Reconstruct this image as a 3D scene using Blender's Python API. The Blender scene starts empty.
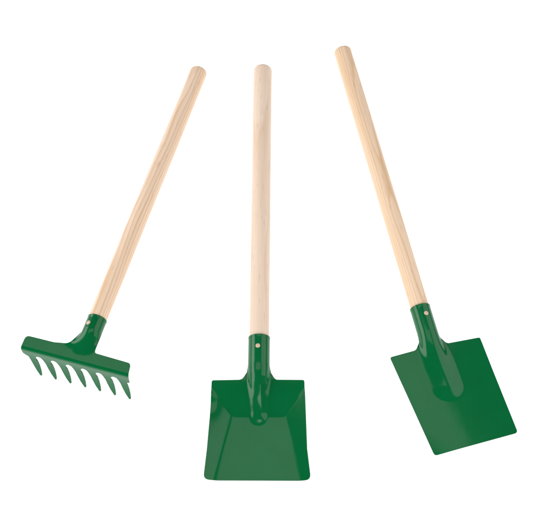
import bpy, bmesh, math, random
from math import sin, cos, pi, radians, sqrt, atan2, hypot
from mathutils import Vector, Matrix
from mathutils.geometry import delaunay_2d_cdt

sc = bpy.context.scene
col = sc.collection

# ------------------------------------------------------------------ camera
PHI, DIST = radians(63), 1.2
cd = bpy.data.cameras.new('camera')
cam = bpy.data.objects.new('camera', cd)
col.objects.link(cam)
cam.location = (0, -DIST*cos(PHI), DIST*sin(PHI))
cam.rotation_euler = (pi/2 - PHI, 0, 0)
cd.sensor_fit = 'HORIZONTAL'
cd.angle = 2*math.atan(266.5/1066)
cd.clip_start, cd.clip_end = .02, 50
sc.camera = cam

# ------------------------------------------------------------------ world, lamps, exposure
w = bpy.data.worlds.new('World')
sc.world = w
w.use_nodes = True
bg = w.node_tree.nodes['Background']
bg.inputs[0].default_value = (.93, .97, 1, 1)
bg.inputs[1].default_value = .06

def softbox(name, loc, target, sx, sy, radiance, colour=(1, 1, 1)):
    l = bpy.data.lights.new(name, 'AREA')
    l.shape = 'RECTANGLE'; l.size = sx; l.size_y = sy
    l.energy = radiance*pi*sx*sy
    l.color = colour
    o = bpy.data.objects.new(name, l)
    col.objects.link(o)
    o.location = loc
    o.rotation_euler = (Vector(target)-Vector(loc)).to_track_quat('-Z', 'Y').to_euler()
    return o

# overhead softbox just behind the zenith, a second one at the right, two lamps added for diffuse brightness, low at left and in front
softbox('softbox', (-.20, .14, 1.5), (-.20, .14, 0), 1.36, .58, 1.12)
softbox('softbox', (1.10, .16, .85), (0, -.10, 0), 1.5, 1.25, 1.4)
softbox('added_fill_lamp', (-1.40, .15, .62), (0, .05, 0), 1.7, .95, 3.4)
softbox('added_fill_lamp', (.30, -1.45, .95), (0, .15, 0), 1.7, 1.0, 3.2)
softbox('added_under_lamp', (0, 0, -.5), (0, 0, 0), 5, 5, 1.3)  # unseen lamp added below the table to wash out shadows on the white

sc.view_settings.view_transform = 'Standard'
sc.view_settings.look = 'None'
sc.view_settings.exposure = .48
sc.view_settings.gamma = 1

# ------------------------------------------------------------------ materials
def new_mat(name):
    m = bpy.data.materials.new(name)
    m.use_nodes = True
    nt = m.node_tree
    return m, nt, nt.nodes['Principled BSDF']

def N(nt, kind, **kw):
    n = nt.nodes.new(kind)
    for k, v in kw.items():
        if k.startswith('i_'):
            n.inputs[k[2:].replace('_', ' ')].default_value = v
        else:
            setattr(n, k, v)
    return n

def mat_table():
    m, nt, p = new_mat('backlit_white_sheet')  # translucent so the added lamp underneath makes the surface glow white
    nt.nodes.remove(p)
    d = N(nt, 'ShaderNodeBsdfDiffuse'); d.inputs[0].default_value = (.9, .9, .9, 1)
    t = N(nt, 'ShaderNodeBsdfTranslucent'); t.inputs[0].default_value = (.92, .92, .92, 1)
    mx = N(nt, 'ShaderNodeMixShader'); mx.inputs[0].default_value = .75
    nt.links.new(d.outputs[0], mx.inputs[1]); nt.links.new(t.outputs[0], mx.inputs[2])
    nt.links.new(mx.outputs[0], nt.nodes['Material Output'].inputs[0])
    return m

def mat_paint():
    m, nt, p = new_mat('green_enamel_paint')
    L = nt.links.new
    tc = N(nt, 'ShaderNodeTexCoord')
    n1 = N(nt, 'ShaderNodeTexNoise', i_Scale=45.0, i_Detail=3.0)
    L(tc.outputs['Object'], n1.inputs['Vector'])
    rmp = N(nt, 'ShaderNodeValToRGB')
    rmp.color_ramp.elements[0].position = .3; rmp.color_ramp.elements[1].position = .7
    rmp.color_ramp.elements[0].color = (.0004, .100, .0265, 1)
    rmp.color_ramp.elements[1].color = (.0006, .108, .0300, 1)
    L(n1.outputs['Fac'], rmp.inputs[0])
    L(rmp.outputs[0], p.inputs['Base Color'])
    p.inputs['Roughness'].default_value = .11
    p.inputs['IOR'].default_value = 1.34
    # orange peel of sprayed enamel and the gentle waviness of pressed sheet
    n2 = N(nt, 'ShaderNodeTexNoise', i_Scale=620.0, i_Detail=1.0)
    n3 = N(nt, 'ShaderNodeTexNoise', i_Scale=38.0, i_Detail=2.0)
    L(tc.outputs['Object'], n2.inputs['Vector']); L(tc.outputs['Object'], n3.inputs['Vector'])
    bv = N(nt, 'ShaderNodeBevel', samples=6); bv.inputs['Radius'].default_value = .00045
    b1 = N(nt, 'ShaderNodeBump'); b1.inputs['Strength'].default_value = .025; b1.inputs['Distance'].default_value = .0006
    b2 = N(nt, 'ShaderNodeBump'); b2.inputs['Strength'].default_value = .05; b2.inputs['Distance'].default_value = .002
    L(n2.outputs['Fac'], b1.inputs['Height']); L(n3.outputs['Fac'], b2.inputs['Height'])
    L(bv.outputs[0], b1.inputs['Normal']); L(b1.outputs[0], b2.inputs['Normal'])
    L(b2.outputs[0], p.inputs['Normal'])
    return m

def mat_wood(name, pale, tan, seed, centre, ring_scale, figure, streaks):
    """turned softwood: growth rings cut lengthwise, fine fibres and short pores"""
    m, nt, p = new_mat(name)
    L = nt.links.new
    tc = N(nt, 'ShaderNodeTexCoord')
    mp = N(nt, 'ShaderNodeMapping'); mp.inputs['Location'].default_value = (seed, seed*1.7, seed*.6)
    L(tc.outputs['Object'], mp.inputs['Vector'])
    # slow wander of the rings along the stick
    low = N(nt, 'ShaderNodeMapping'); low.inputs['Scale'].default_value = (28, 4.5, 28)
    L(mp.outputs[0], low.inputs['Vector'])
    nl = N(nt, 'ShaderNodeTexNoise', i_Scale=1.0, i_Detail=2.0)
    L(low.outputs[0], nl.inputs['Vector'])
    # distance from the pith
    sub = N(nt, 'ShaderNodeVectorMath', operation='SUBTRACT'); sub.inputs[1].default_value = centre
    L(tc.outputs['Object'], sub.inputs[0])
    fl = N(nt, 'ShaderNodeVectorMath', operation='MULTIPLY'); fl.inputs[1].default_value = (1, figure, 1)
    L(sub.outputs[0], fl.inputs[0])
    ln = N(nt, 'ShaderNodeVectorMath', operation='LENGTH'); L(fl.outputs[0], ln.inputs[0])
    ma = N(nt, 'ShaderNodeMath', operation='MULTIPLY_ADD'); ma.inputs[1].default_value = .012
    L(nl.outputs['Fac'], ma.inputs[0]); L(ln.outputs['Value'], ma.inputs[2])
    fr = N(nt, 'ShaderNodeMath', operation='MULTIPLY'); fr.inputs[1].default_value = ring_scale
    L(ma.outputs[0], fr.inputs[0])
    fc = N(nt, 'ShaderNodeMath', operation='FRACT'); L(fr.outputs[0], fc.inputs[0])
    rr = N(nt, 'ShaderNodeValToRGB')
    e = rr.color_ramp.elements
    e[0].position = 0; e[0].color = (0, 0, 0, 1)
    e[1].position = 1; e[1].color = (0, 0, 0, 1)
    for pos, v in ((.45, .12), (.80, .62), (.90, .9), (.955, .35)):
        x = e.new(pos); x.color = (v, v, v, 1)
    L(fc.outputs[0], rr.inputs[0])
    # fibres
    fm = N(nt, 'ShaderNodeMapping'); fm.inputs['Scale'].default_value = (900, 16, 900)
    L(mp.outputs[0], fm.inputs['Vector'])
    nf = N(nt, 'ShaderNodeTexNoise', i_Scale=1.0, i_Detail=3.0)
    L(fm.outputs[0], nf.inputs['Vector'])
    # broad colour drift
    bm_ = N(nt, 'ShaderNodeMapping'); bm_.inputs['Scale'].default_value = (150, 7, 150)
    L(mp.outputs[0], bm_.inputs['Vector'])
    nb = N(nt, 'ShaderNodeTexNoise', i_Scale=1.0, i_Detail=1.5)
    L(bm_.outputs[0], nb.inputs['Vector'])
    a1 = N(nt, 'ShaderNodeMath', operation='MULTIPLY'); a1.inputs[1].default_value = streaks
    L(rr.outputs[0], a1.inputs[0])
    a2 = N(nt, 'ShaderNodeMath', operation='MULTIPLY_ADD'); a2.inputs[1].default_value = .75
    L(nb.outputs['Fac'], a2.inputs[0]); L(a1.outputs[0], a2.inputs[2])
    a3 = N(nt, 'ShaderNodeMath', operation='MULTIPLY_ADD'); a3.inputs[1].default_value = .48
    L(nf.outputs['Fac'], a3.inputs[0]); L(a2.outputs[0], a3.inputs[2])
    a4 = N(nt, 'ShaderNodeMath', operation='SUBTRACT'); a4.inputs[1].default_value = .42
    L(a3.outputs[0], a4.inputs[0])
    mx = N(nt, 'ShaderNodeMix', data_type='RGBA')
    mx.inputs['A'].default_value = (*pale, 1); mx.inputs['B'].default_value = (*tan, 1)
    mx.clamp_factor = True
    L(a4.outputs[0], mx.inputs['Factor'])
    # short brown pore flecks
    pm = N(nt, 'ShaderNodeMapping'); pm.inputs['Scale'].default_value = (620, 75, 620)
    L(mp.outputs[0], pm.inputs['Vector'])
    npn = N(nt, 'ShaderNodeTexNoise', i_Scale=1.0, i_Detail=0.0)
    L(pm.outputs[0], npn.inputs['Vector'])
    pr = N(nt, 'ShaderNodeValToRGB')
    pr.color_ramp.elements[0].position = .70; pr.color_ramp.elements[0].color = (0, 0, 0, 1)
    pr.color_ramp.elements[1].position = .80; pr.color_ramp.elements[1].color = (.22, .22, .22, 1)
    L(npn.outputs['Fac'], pr.inputs[0])
    mx2 = N(nt, 'ShaderNodeMix', data_type='RGBA')
    mx2.inputs['B'].default_value = (tan[0]*.62, tan[1]*.5, tan[2]*.42, 1)
    L(pr.outputs[0], mx2.inputs['Factor']); L(mx.outputs['Result'], mx2.inputs['A'])
    L(mx2.outputs['Result'], p.inputs['Base Color'])
    p.inputs['Roughness'].default_value = .62
    p.inputs['Specular IOR Level'].default_value = .3
    bp = N(nt, 'ShaderNodeBump'); bp.inputs['Strength'].default_value = .12; bp.inputs['Distance'].default_value = .0005
    L(nf.outputs['Fac'], bp.inputs['Height']); L(bp.outputs[0], p.inputs['Normal'])
    return m

M_TABLE = mat_table()
M_PAINT = mat_paint()
M_WOOD_RAKE = mat_wood('peach_pine', (0.771, 0.606, 0.475), (0.620, 0.390, 0.221), 3.1, (.016, .1, -.010), 330, .02, .85)
M_WOOD_SCOOP = mat_wood('pale_beech', (0.744, 0.600, 0.488), (0.623, 0.442, 0.302), 7.4, (.002, .10, -.011), 190, .07, .45)
M_WOOD_SPADE = mat_wood('golden_pine', (.755, .575, .425), (.615, .390, .215), 12.7, (-.012, .2, -.022), 420, .02, .75)

def mat_pin():
    m, nt, p = new_mat('bare_wood_pin')
    tc = N(nt, 'ShaderNodeTexCoord')
    n = N(nt, 'ShaderNodeTexNoise', i_Scale=900.0, i_Detail=2.0)
    nt.links.new(tc.outputs['Object'], n.inputs['Vector'])
    r = N(nt, 'ShaderNodeValToRGB')
    r.color_ramp.elements[0].color = (.52, .33, .22, 1); r.color_ramp.elements[1].color = (.62, .45, .33, 1)
    nt.links.new(n.outputs['Fac'], r.inputs[0]); nt.links.new(r.outputs[0], p.inputs['Base Color'])
    p.inputs['Roughness'].default_value = .5
    return m
M_PIN = mat_pin()

# ------------------------------------------------------------------ helpers
def link(name, me, mat, parent=None):
    o = bpy.data.objects.new(name, me)
    col.objects.link(o)
    if mat: me.materials.append(mat)
    if parent: o.parent = parent
    return o

def thing(name, label, cat, loc, yaw, group=None):
    o = bpy.data.objects.new(name, None)
    col.objects.link(o)
    o.empty_display_size = .03
    o.location = loc; o.rotation_euler = (0, 0, yaw)
    o['label'] = label; o['category'] = cat
    if group: o['group'] = group
    return o

def smax(a, b, k):
    if k <= 1e-9: return max(a, b)
    h = max(k-abs(a-b), 0)/k
    return max(a, b)+h*h*k*.25

def smooth(a, b, x):
    t = min(max((x-a)/(b-a), 0), 1)
    return t*t*(3-2*t)

def rounded(pts, n=7):
    """pts: (x, y, r) corners -> outline with filleted corners"""
    out = []
    m = len(pts)
    for i in range(m):
        p = Vector(pts[i][:2]); r = pts[i][2] if len(pts[i]) > 2 else 0
        if r <= 0:
            out.append(p); continue
        a = Vector(pts[i-1][:2])-p; b = Vector(pts[(i+1) % m][:2])-p
        la, lb = a.length, b.length
        a.normalize(); b.normalize()
        ang = a.angle(b)
        t = min(r/math.tan(ang/2), la*.49, lb*.49)
        A, B = p+a*t, p+b*t
        for k in range(n+1):
            q = k/n
            out.append(A*(1-q)**2 + p*(2*q*(1-q)) + B*q*q)
    return out

def resample(poly, step):
    out = []
    m = len(poly)
    for i in range(m):
        a, b = poly[i], poly[(i+1) % m]
        L = (b-a).length
        if L < 1e-6: continue
        k = max(1, int(math.ceil(L/step)))
        for j in range(k):
            out.append(a.lerp(b, j/k))
    return out

def inside(p, poly):
    c = False; x, y = p; j = len(poly)-1
    for i in range(len(poly)):
        xi, yi = poly[i]; xj, yj = poly[j]
        if (yi > y) != (yj > y) and x < (xj-xi)*(y-yi)/(yj-yi)+xi: c = not c
        j = i
    return c

def sheet(name, outline, pos, mat, parent, step=.0013, us=None, thick=.0014, open_v=None):
    """pressed sheet metal: a flat outline triangulated, bent by pos(u, v), given thickness"""
    bd = resample(outline, step)
    nb = len(bd)
    x0 = min(p.x for p in bd); x1 = max(p.x for p in bd)
    y0 = min(p.y for p in bd); y1 = max(p.y for p in bd)
    xs = []
    x = x0+step*.5
    while x < x1: xs.append(x); x += step
    if us:
        xs = [x for x in xs if not any(abs(x-u) < step*.6 for u in us)]+list(us)
    pts = list(bd)
    cell = {}
    for p in bd: cell.setdefault((int(p.x//step), int(p.y//step)), []).append(p)
    y = y0+step*.5
    while y < y1:
        for x in xs:
            if not inside((x, y), bd): continue
            ci, cj = int(x//step), int(y//step)
            near = False
            for i in (-1, 0, 1):
                for j in (-1, 0, 1):
                    for p in cell.get((ci+i, cj+j), ()):
                        if hypot(p.x-x, p.y-y) < step*.45: near = True
            if not near: pts.append(Vector((x, y)))
        y += step
    edges = [(i, (i+1) % nb) for i in range(nb)]
    vs, es, fs, *_ = delaunay_2d_cdt(pts, edges, [], 1, 1e-7)
    bm = bmesh.new()
    top = [bm.verts.new(pos(v.x, v.y)) for v in vs]
    opened = {t for t, v in zip(top, vs) if open_v and any(abs(v.y-q) < 1e-6 for q in open_v)}   # where it runs on into the socket
    for f in fs:
        a, b, c = [vs[i] for i in f]
        if (b-a).cross(c-a) < 0: f = f[::-1]
        try: bm.faces.new([top[i] for i in f])
        except ValueError: pass
    bm.normal_update()
    for v in list(bm.verts):
        if not v.link_faces: bm.verts.remove(v)
    tv = list(bm.verts); tf = list(bm.faces)
    bedges = [e for e in bm.edges if len(e.link_faces) == 1 and not (e.verts[0] in opened and e.verts[1] in opened)]
    low = {v: bm.verts.new(v.co-v.normal*thick) for v in tv}
    for f in tf: bm.faces.new([low[v] for v in reversed(f.verts)])
    for e in bedges:
        l = e.link_loops[0]
        a, b = l.vert, l.link_loop_next.vert
        bm.faces.new((b, a, low[a], low[b]))
    for e in bedges:
        e.smooth = False
        o = bm.edges.get((low[e.verts[0]], low[e.verts[1]]))
        if o: o.smooth = False
    for f in bm.faces: f.smooth = True
    me = bpy.data.meshes.new(name)
    bm.to_mesh(me); bm.free()
    return link(name, me, mat, parent)

def frame(origin, direction, up=Vector((0, 0, 1))):
    y = direction.normalized(); x = y.cross(up).normalized(); z = x.cross(y)
    return Matrix(((x.x, y.x, z.x, origin.x), (x.y, y.y, z.y, origin.y), (x.z, y.z, z.z, origin.z), (0, 0, 0, 1)))

def handle(mat, parent, base, end, r, seed):
    """turned wooden stick from base (inside the socket) to its rounded end"""
    rng = random.Random(seed)
    d = end-base; L = d.length
    prof = [(0, r*.93), (.002, r*.98)]
    n = 46
    for i in range(1, n):
        y = L*i/n
        if y > L-.008: break
        prof.append((y, r*(1+.055*y/L+.008*sin(i*.31+seed)+rng.uniform(-.003, .003))))
    for k in range(9):                                           # rounded-over end with a small flat
        a = k/8*pi/2
        prof.append((L-.0048+.0048*sin(a), 1.055*r*(.42+.58*cos(a)**.75)))
    bm = bmesh.new()
    S = 48
    rings = []
    for y, rr in prof:
        rings.append([bm.verts.new((rr*cos(2*pi*k/S), y, rr*sin(2*pi*k/S))) for k in range(S)])
    for a, b in zip(rings, rings[1:]):
        for k in range(S):
            bm.faces.new((a[k], b[k], b[(k+1) % S], a[(k+1) % S]))
    bm.faces.new(rings[0]); bm.faces.new(list(reversed(rings[-1])))
    bmesh.ops.recalc_face_normals(bm, faces=bm.faces)
    for f in bm.faces: f.smooth = True
    me = bpy.data.meshes.new('handle'); bm.to_mesh(me); bm.free()
    o = link('handle', me, mat, parent)
    o.matrix_local = frame(base, d)
    return o

def socket(parent, F, R, y_low, y_full, y_top, thick=.0008, flare=.0, seam=.10):
    """rolled ferrule: a full tube above y_full, only its lower half down to y_low; lap seam underneath"""
    bm = bmesh.new()
    S = 72
    ys = [y_low+(y_full-y_low)*i/12 for i in range(13)]+[y_full+(y_top-y_full)*i/14 for i in range(1, 15)]
    grid = {}
    for j, y in enumerate(ys):
        for k in range(S+1):
            a = -pi/2+seam+(2*pi-2*seam)*k/S                      # angle from +x towards +z, starting underneath
            t = min(max((y_full-y)/(y_full-y_low), 0), 1)
            rr = R*(1+flare*t)
            rr += .00025*smooth(y_top-.003, y_top, y)
            for s, q in (('o', rr), ('i', rr-thick)):
                grid[s, j, k] = bm.verts.new((q*cos(a), y, q*sin(a)))
    def has(j, k):
        if not (0 <= j < len(ys)-1 and 0 <= k < S): return False
        if ys[j] >= y_full-1e-9: return True
        a = -pi/2+seam+(2*pi-2*seam)*(k+.5)/S
        return sin(a) < 0
    for j in range(len(ys)-1):
        for k in range(S):
            if not has(j, k): continue
            o = [grid['o', j, k], grid['o', j, k+1], grid['o', j+1, k+1], grid['o', j+1, k]]
            i = [grid['i', j, k], grid['i', j, k+1], grid['i', j+1, k+1], grid['i', j+1, k]]
            bm.faces.new(o[::-1]); bm.faces.new(i)
            for (dj, dk, a, b) in ((-1, 0, 0, 1), (1, 0, 2, 3), (0, -1, 3, 0), (0, 1, 1, 2)):
                if not has(j+dj, k+dk) and not (dj == -1 and abs(ys[j]-y_full) < 1e-9 and has(j, k) and j > 0): bm.faces.new((o[a], o[b], i[b], i[a]))
    for v in list(bm.verts):
        if not v.link_faces: bm.verts.remove(v)
    bmesh.ops.recalc_face_normals(bm, faces=bm.faces)
    for f in bm.faces: f.smooth = True
    for e in bm.edges:
        if len(e.link_faces) == 2 and e.calc_face_angle(0) > radians(45): e.smooth = False
    me = bpy.data.meshes.new('socket'); bm.to_mesh(me); bm.free()
    o = link('socket', me, M_PAINT, parent)
    o.matrix_local = F
    return o

def rivet(parent, F, R, y, ang, r=.0026):
    """bare wooden pin end showing in the socket, following its curve; ang from the top, positive to the right"""
    bm = bmesh.new()
    rings = []
    S = 28
    c0 = bm.verts.new((0, 0, .0004))
    for q, lift in ((.4, .00038), (.75, .0003), (.95, .00016), (1, -.0008)):
        ring = []
        for k in range(S):
            u, v = q*r*cos(2*pi*k/S), q*r*sin(2*pi*k/S)
            ring.append(bm.verts.new((u, v, sqrt(R*R-u*u)-R+lift)))
        rings.append(ring)
    for k in range(S): bm.faces.new((c0, rings[0][k], rings[0][(k+1) % S]))
    for a, b in zip(rings, rings[1:]):
        for k in range(S): bm.faces.new((a[k], b[k], b[(k+1) % S], a[(k+1) % S]))
    bmesh.ops.recalc_face_normals(bm, faces=bm.faces)
    for f in bm.faces: f.smooth = True
    me = bpy.data.meshes.new('rivet'); bm.to_mesh(me); bm.free()
    o = link('rivet', me, M_PIN, parent)
    o.matrix_local = F @ Matrix.Translation((0, y, 0)) @ Matrix.Rotation(ang, 4, 'Y') @ Matrix.Translation((0, 0, R))
    return o

def emboss(s, v, ax, vend, R, t):
    """profile of a pressed ridge, 1 on its crest: half round where t = 0, a low soft swelling where t = 1"""
    x = hypot(s-ax, min(v-(vend+R), 0))/R
    q = .992-.17*t
    e = sqrt(1-q*q)
    c = sqrt(1-x*x) if x < q else e-(x-q)*min(q/e, 3)
    c = smax(0, c, .55*min(1, 3*t))
    b = (1-(x/1.5)**2)**2 if x < 1.5 else 0
    return (1-t)*c+t*b

def ramp(q, r=.009):
    """0 before the fold, q after it, rounded across it"""
    return 0 if q < -r else ((q+r)**2/(4*r) if q < r else q)

def arc_lines(R, n=9):
    return [R*sin(pi/2*k/n) for k in range(-n, n+1)]

# ------------------------------------------------------------------ the surface
bm = bmesh.new()
bmesh.ops.create_grid(bm, x_segments=2, y_segments=2, size=2.5)
me = bpy.data.meshes.new('table_surface'); bm.to_mesh(me); bm.free()
tab = link('table_surface', me, M_TABLE)
tab['kind'] = 'structure'

GROUP = "children's green garden tools laid out in a row"

# ------------------------------------------------------------------ flat spade
def build_spade():
    root = thing('flat_spade', 'flat nearly square green spade with a straight lower edge and golden wooden handle', 'spade',
                 (.17689, -.10696, 0), radians(11.73), None)
    Zc = .0132
    R = .0111
    inv = Matrix.Translation(root.location) @ Matrix.Rotation(radians(11.73), 4, 'Z')
    inv = inv.inverted()
    end = inv @ Vector((.0937, .2934, .0105))
    base0 = Vector((0, 0, Zc))
    d = (end-base0).normalized()
    F = frame(base0, d)
    tilt = radians(6)
    RV = -.0555
    def surf(s, h):
        x = (s-.004+.12*h)/.048
        f = ((-.0012 if x < 0 else .0002)*x*x*smooth(.0, -.03, h)-.45*(s-.012)*(h+.060)*smooth(.0, -.045, h))
        t = smooth(.0165, -.020, h)
        return f+(R+(.0034-R)*smooth(.0165, -.046, h)**.8)*emboss(s, h, -.098*min(h, 0), RV, R*(1+.12*t), t)
    def pos(s, h):
        return F @ Vector((s, h, surf(s, h)-math.tan(tilt)*ramp(-h)))
    o = rounded([(-R, .0165), (-.0120, .0085, .004), (-.0175, .0006, .006), (-.0468, -.0016, .0022), (-.0268, -.1118, .0035), (.0638, -.1066, .0035),
                 (.0537, .0011, .0022), (.0170, .0014, .006), (.0122, .0090, .004), (R, .0165)])
    handle(M_WOOD_SPADE, root, base0+d*.022, end, .0101, 3)
    socket(root, F, R, .0015, .0165, .0478)
    sheet('blade', o, pos, M_PAINT, root, step=.001, us=arc_lines(R, 12), open_v=(.0165,))
    rivet(root, F, R, .0360, radians(12))
build_spade()

# ------------------------------------------------------------------ scoop shovel
def build_scoop():
    root = thing('scoop_shovel', 'green scoop shovel with raised creased sides and a pale wooden handle pointing straight up', 'shovel',
                 (-.0085, -.1451, 0), 0, None)
    R = .0116
    Zc = .0190
    base0 = Vector((.0003, 0, Zc))
    end = Vector((-.0046+.0085, .2690+.1451-.0043, .0108))
    d = (end-base0).normalized()
    F = frame(base0, d)
    RV = -.0430
    def tray(s, h):
        wd = .0260+(.0431-.0260)*(-h-.036)/.0656
        side = (abs(s)-wd)*(.30+.06*min(-h/.1, 1))
        back = (h+.036)*(.0120/.036)
        dent = .0026*math.exp(-((s+.0545)/.008)**2-((h+.025)/.0105)**2)
        return .0014+.0048*(h+.102)/.066+smax(0, smax(side, back, .0010), .0010)-dent
    T0 = tray(0, 0)
    def pos(s, h):
        t = smooth(.0150, -.022, h)
        z = (R+(.0036-R)*smooth(.0150, -.034, h)**.9)*emboss(s, h, 0, RV, R*(1-.36*t), t)
        if h > 0: return F @ Vector((s, h, z-.40*ramp(-h)))
        return Vector((s, h, z+tray(s, h)+(Zc-T0)*smooth(-.02, 0, h)-.40*(ramp(-h)+h)))
    o = rounded([(-R, .0150), (-.0126, .0075, .004), (-.0175, -.0002, .006), (-.0490, -.0008, .0022), (-.0501, -.039), (-.0524, -.072), (-.0555, -.1029, .0055),
                 (.0534, -.1033, .0055), (.0500, -.072), (.0492, -.039), (.0482, -.0004, .0022), (.0175, -.0002, .006), (.0128, .0075, .004), (R, .0150)])
    handle(M_WOOD_SCOOP, root, base0+d*.022, end, .0105, 8)
    socket(root, F, R, .0015, .0150, .0470)
    sheet('blade', o, pos, M_PAINT, root, step=.001, us=arc_lines(R, 12), open_v=(.0150,))
    rivet(root, F, R, .0334, radians(-6))
build_scoop()

# ------------------------------------------------------------------ rake
def build_rake():
    yaw = -radians(15.27)
    root = thing('garden_rake', 'green rake head with seven pointed teeth on a peach coloured wooden handle', 'rake',
                 (-.19095, -.13245, 0), yaw, None)
    Zc = .0457
    R = .0103
    inv = (Matrix.Translation(root.location) @ Matrix.Rotation(yaw, 4, 'Z')).inverted()
    end = inv @ Vector((-.0823, .2617, .0105))
    base0 = Vector((0, 0, Zc))
    d = (end-base0).normalized()
    F = frame(base0, d)
    VB, RB = -.0012, .0042                                        # bend line and its radius
    VE = VB-RB*pi/2
    VROOT = VE-(.0115-RB)
    def surf(s, v):
        g = smooth(.028, .0, v)
        t = smooth(.032, .006, v)
        return R*(1-smooth(.032, -.0012, v))**1.25*emboss(s, v, -.0060*g, -1, R+.0040*g, t)
    A0 = radians(9)
    def drop(v):                                                # the plate leans down from the line of the socket
        q = max(.018-v, 0)
        return math.tan(A0)*(q-.003+.003*math.exp(-q/.003))
    def pos(s, v):
        if v >= VB:
            z = surf(s, v)
            return F @ Vector((s, v, z-drop(v)))
        if v >= VE:
            a = A0+(VB-v)/(VB-VE)*(pi/2-A0)
            return F @ Vector((s, VB-RB*(sin(a)-sin(A0)), -drop(VB)-RB*(cos(A0)-cos(a))))
        dd = RB+(VE-v)
        q = max(dd-.011, 0)/.046
        up = .0130*q**1.6
        lean = .0030*q
        return F @ Vector((s+lean, VB-RB*(1-sin(A0))-.47*up, -drop(VB)-RB*cos(A0)-(dd-RB)+up))
    o = rounded([(-.0648, VROOT), (.0519, VROOT), (.0521, -.006), (.0506, .0090, .0040), (.0110, .0100, .002), (R, .016), (R, .032),
                 (-R, .032), (-.0120, .0262, .006), (-.0182, .0130, .010), (-.034, .0102, .004), (-.0650, .0098, .0050), (-.0658, -.004), (-.0655, -.009)])
    handle(M_WOOD_RAKE, root, base0+d*.035, end, .0098, 5)
    socket(root, F, R, .0125, .0320, .0480, seam=.10)
    bar = sheet('head_bar', o, pos, M_PAINT, root, step=.001, us=arc_lines(R, 12), open_v=(.032, VROOT))
    P = .01665
    def V(dd): return VE-(dd-RB)
    for i in range(7):
        x = (i-1)*P
        left = [(-.0480, .0115), (-.0452, .0130), (-.0437, .0165), (-.0420, .0234), (-.0406, .0336), (-.0382, .0458), (-.0350, .0562)]
        tip = [(-.0344, .0570), (-.0334, .0567), (-.0329, .0553)]
        right = [(-.0329, .0450), (-.0333, .0341), (-.0342, .0235), (-.0354, .0190), (-.0354, .0165), (-.0345, .0140), (-.0331, .0125), (-.03135, .0115)]
        if i == 0:
            left = [(-.0480, .0115), (-.0462, .0137), (-.0432, .0160), (-.0420, .0234), (-.0405, .0336), (-.0381, .0458), (-.0350, .0562)]
        if i == 6:
            right = right[:4]+[(-.0356, .0205), (-.0340, .0178), (-.03135, .0163), (-.03135, .0115)]
        pl = [Vector((a+x, V(b))) for a, b in left+tip+right]
        sheet('tooth', pl, pos, M_PAINT, bar, step=.0009, open_v=(VROOT,))
    rivet(root, F, R, .0373, radians(-30))
build_rake()

# ------------------------------------------------------------------ render settings
sc.render.engine = 'CYCLES'
sc.cycles.max_bounces = 8
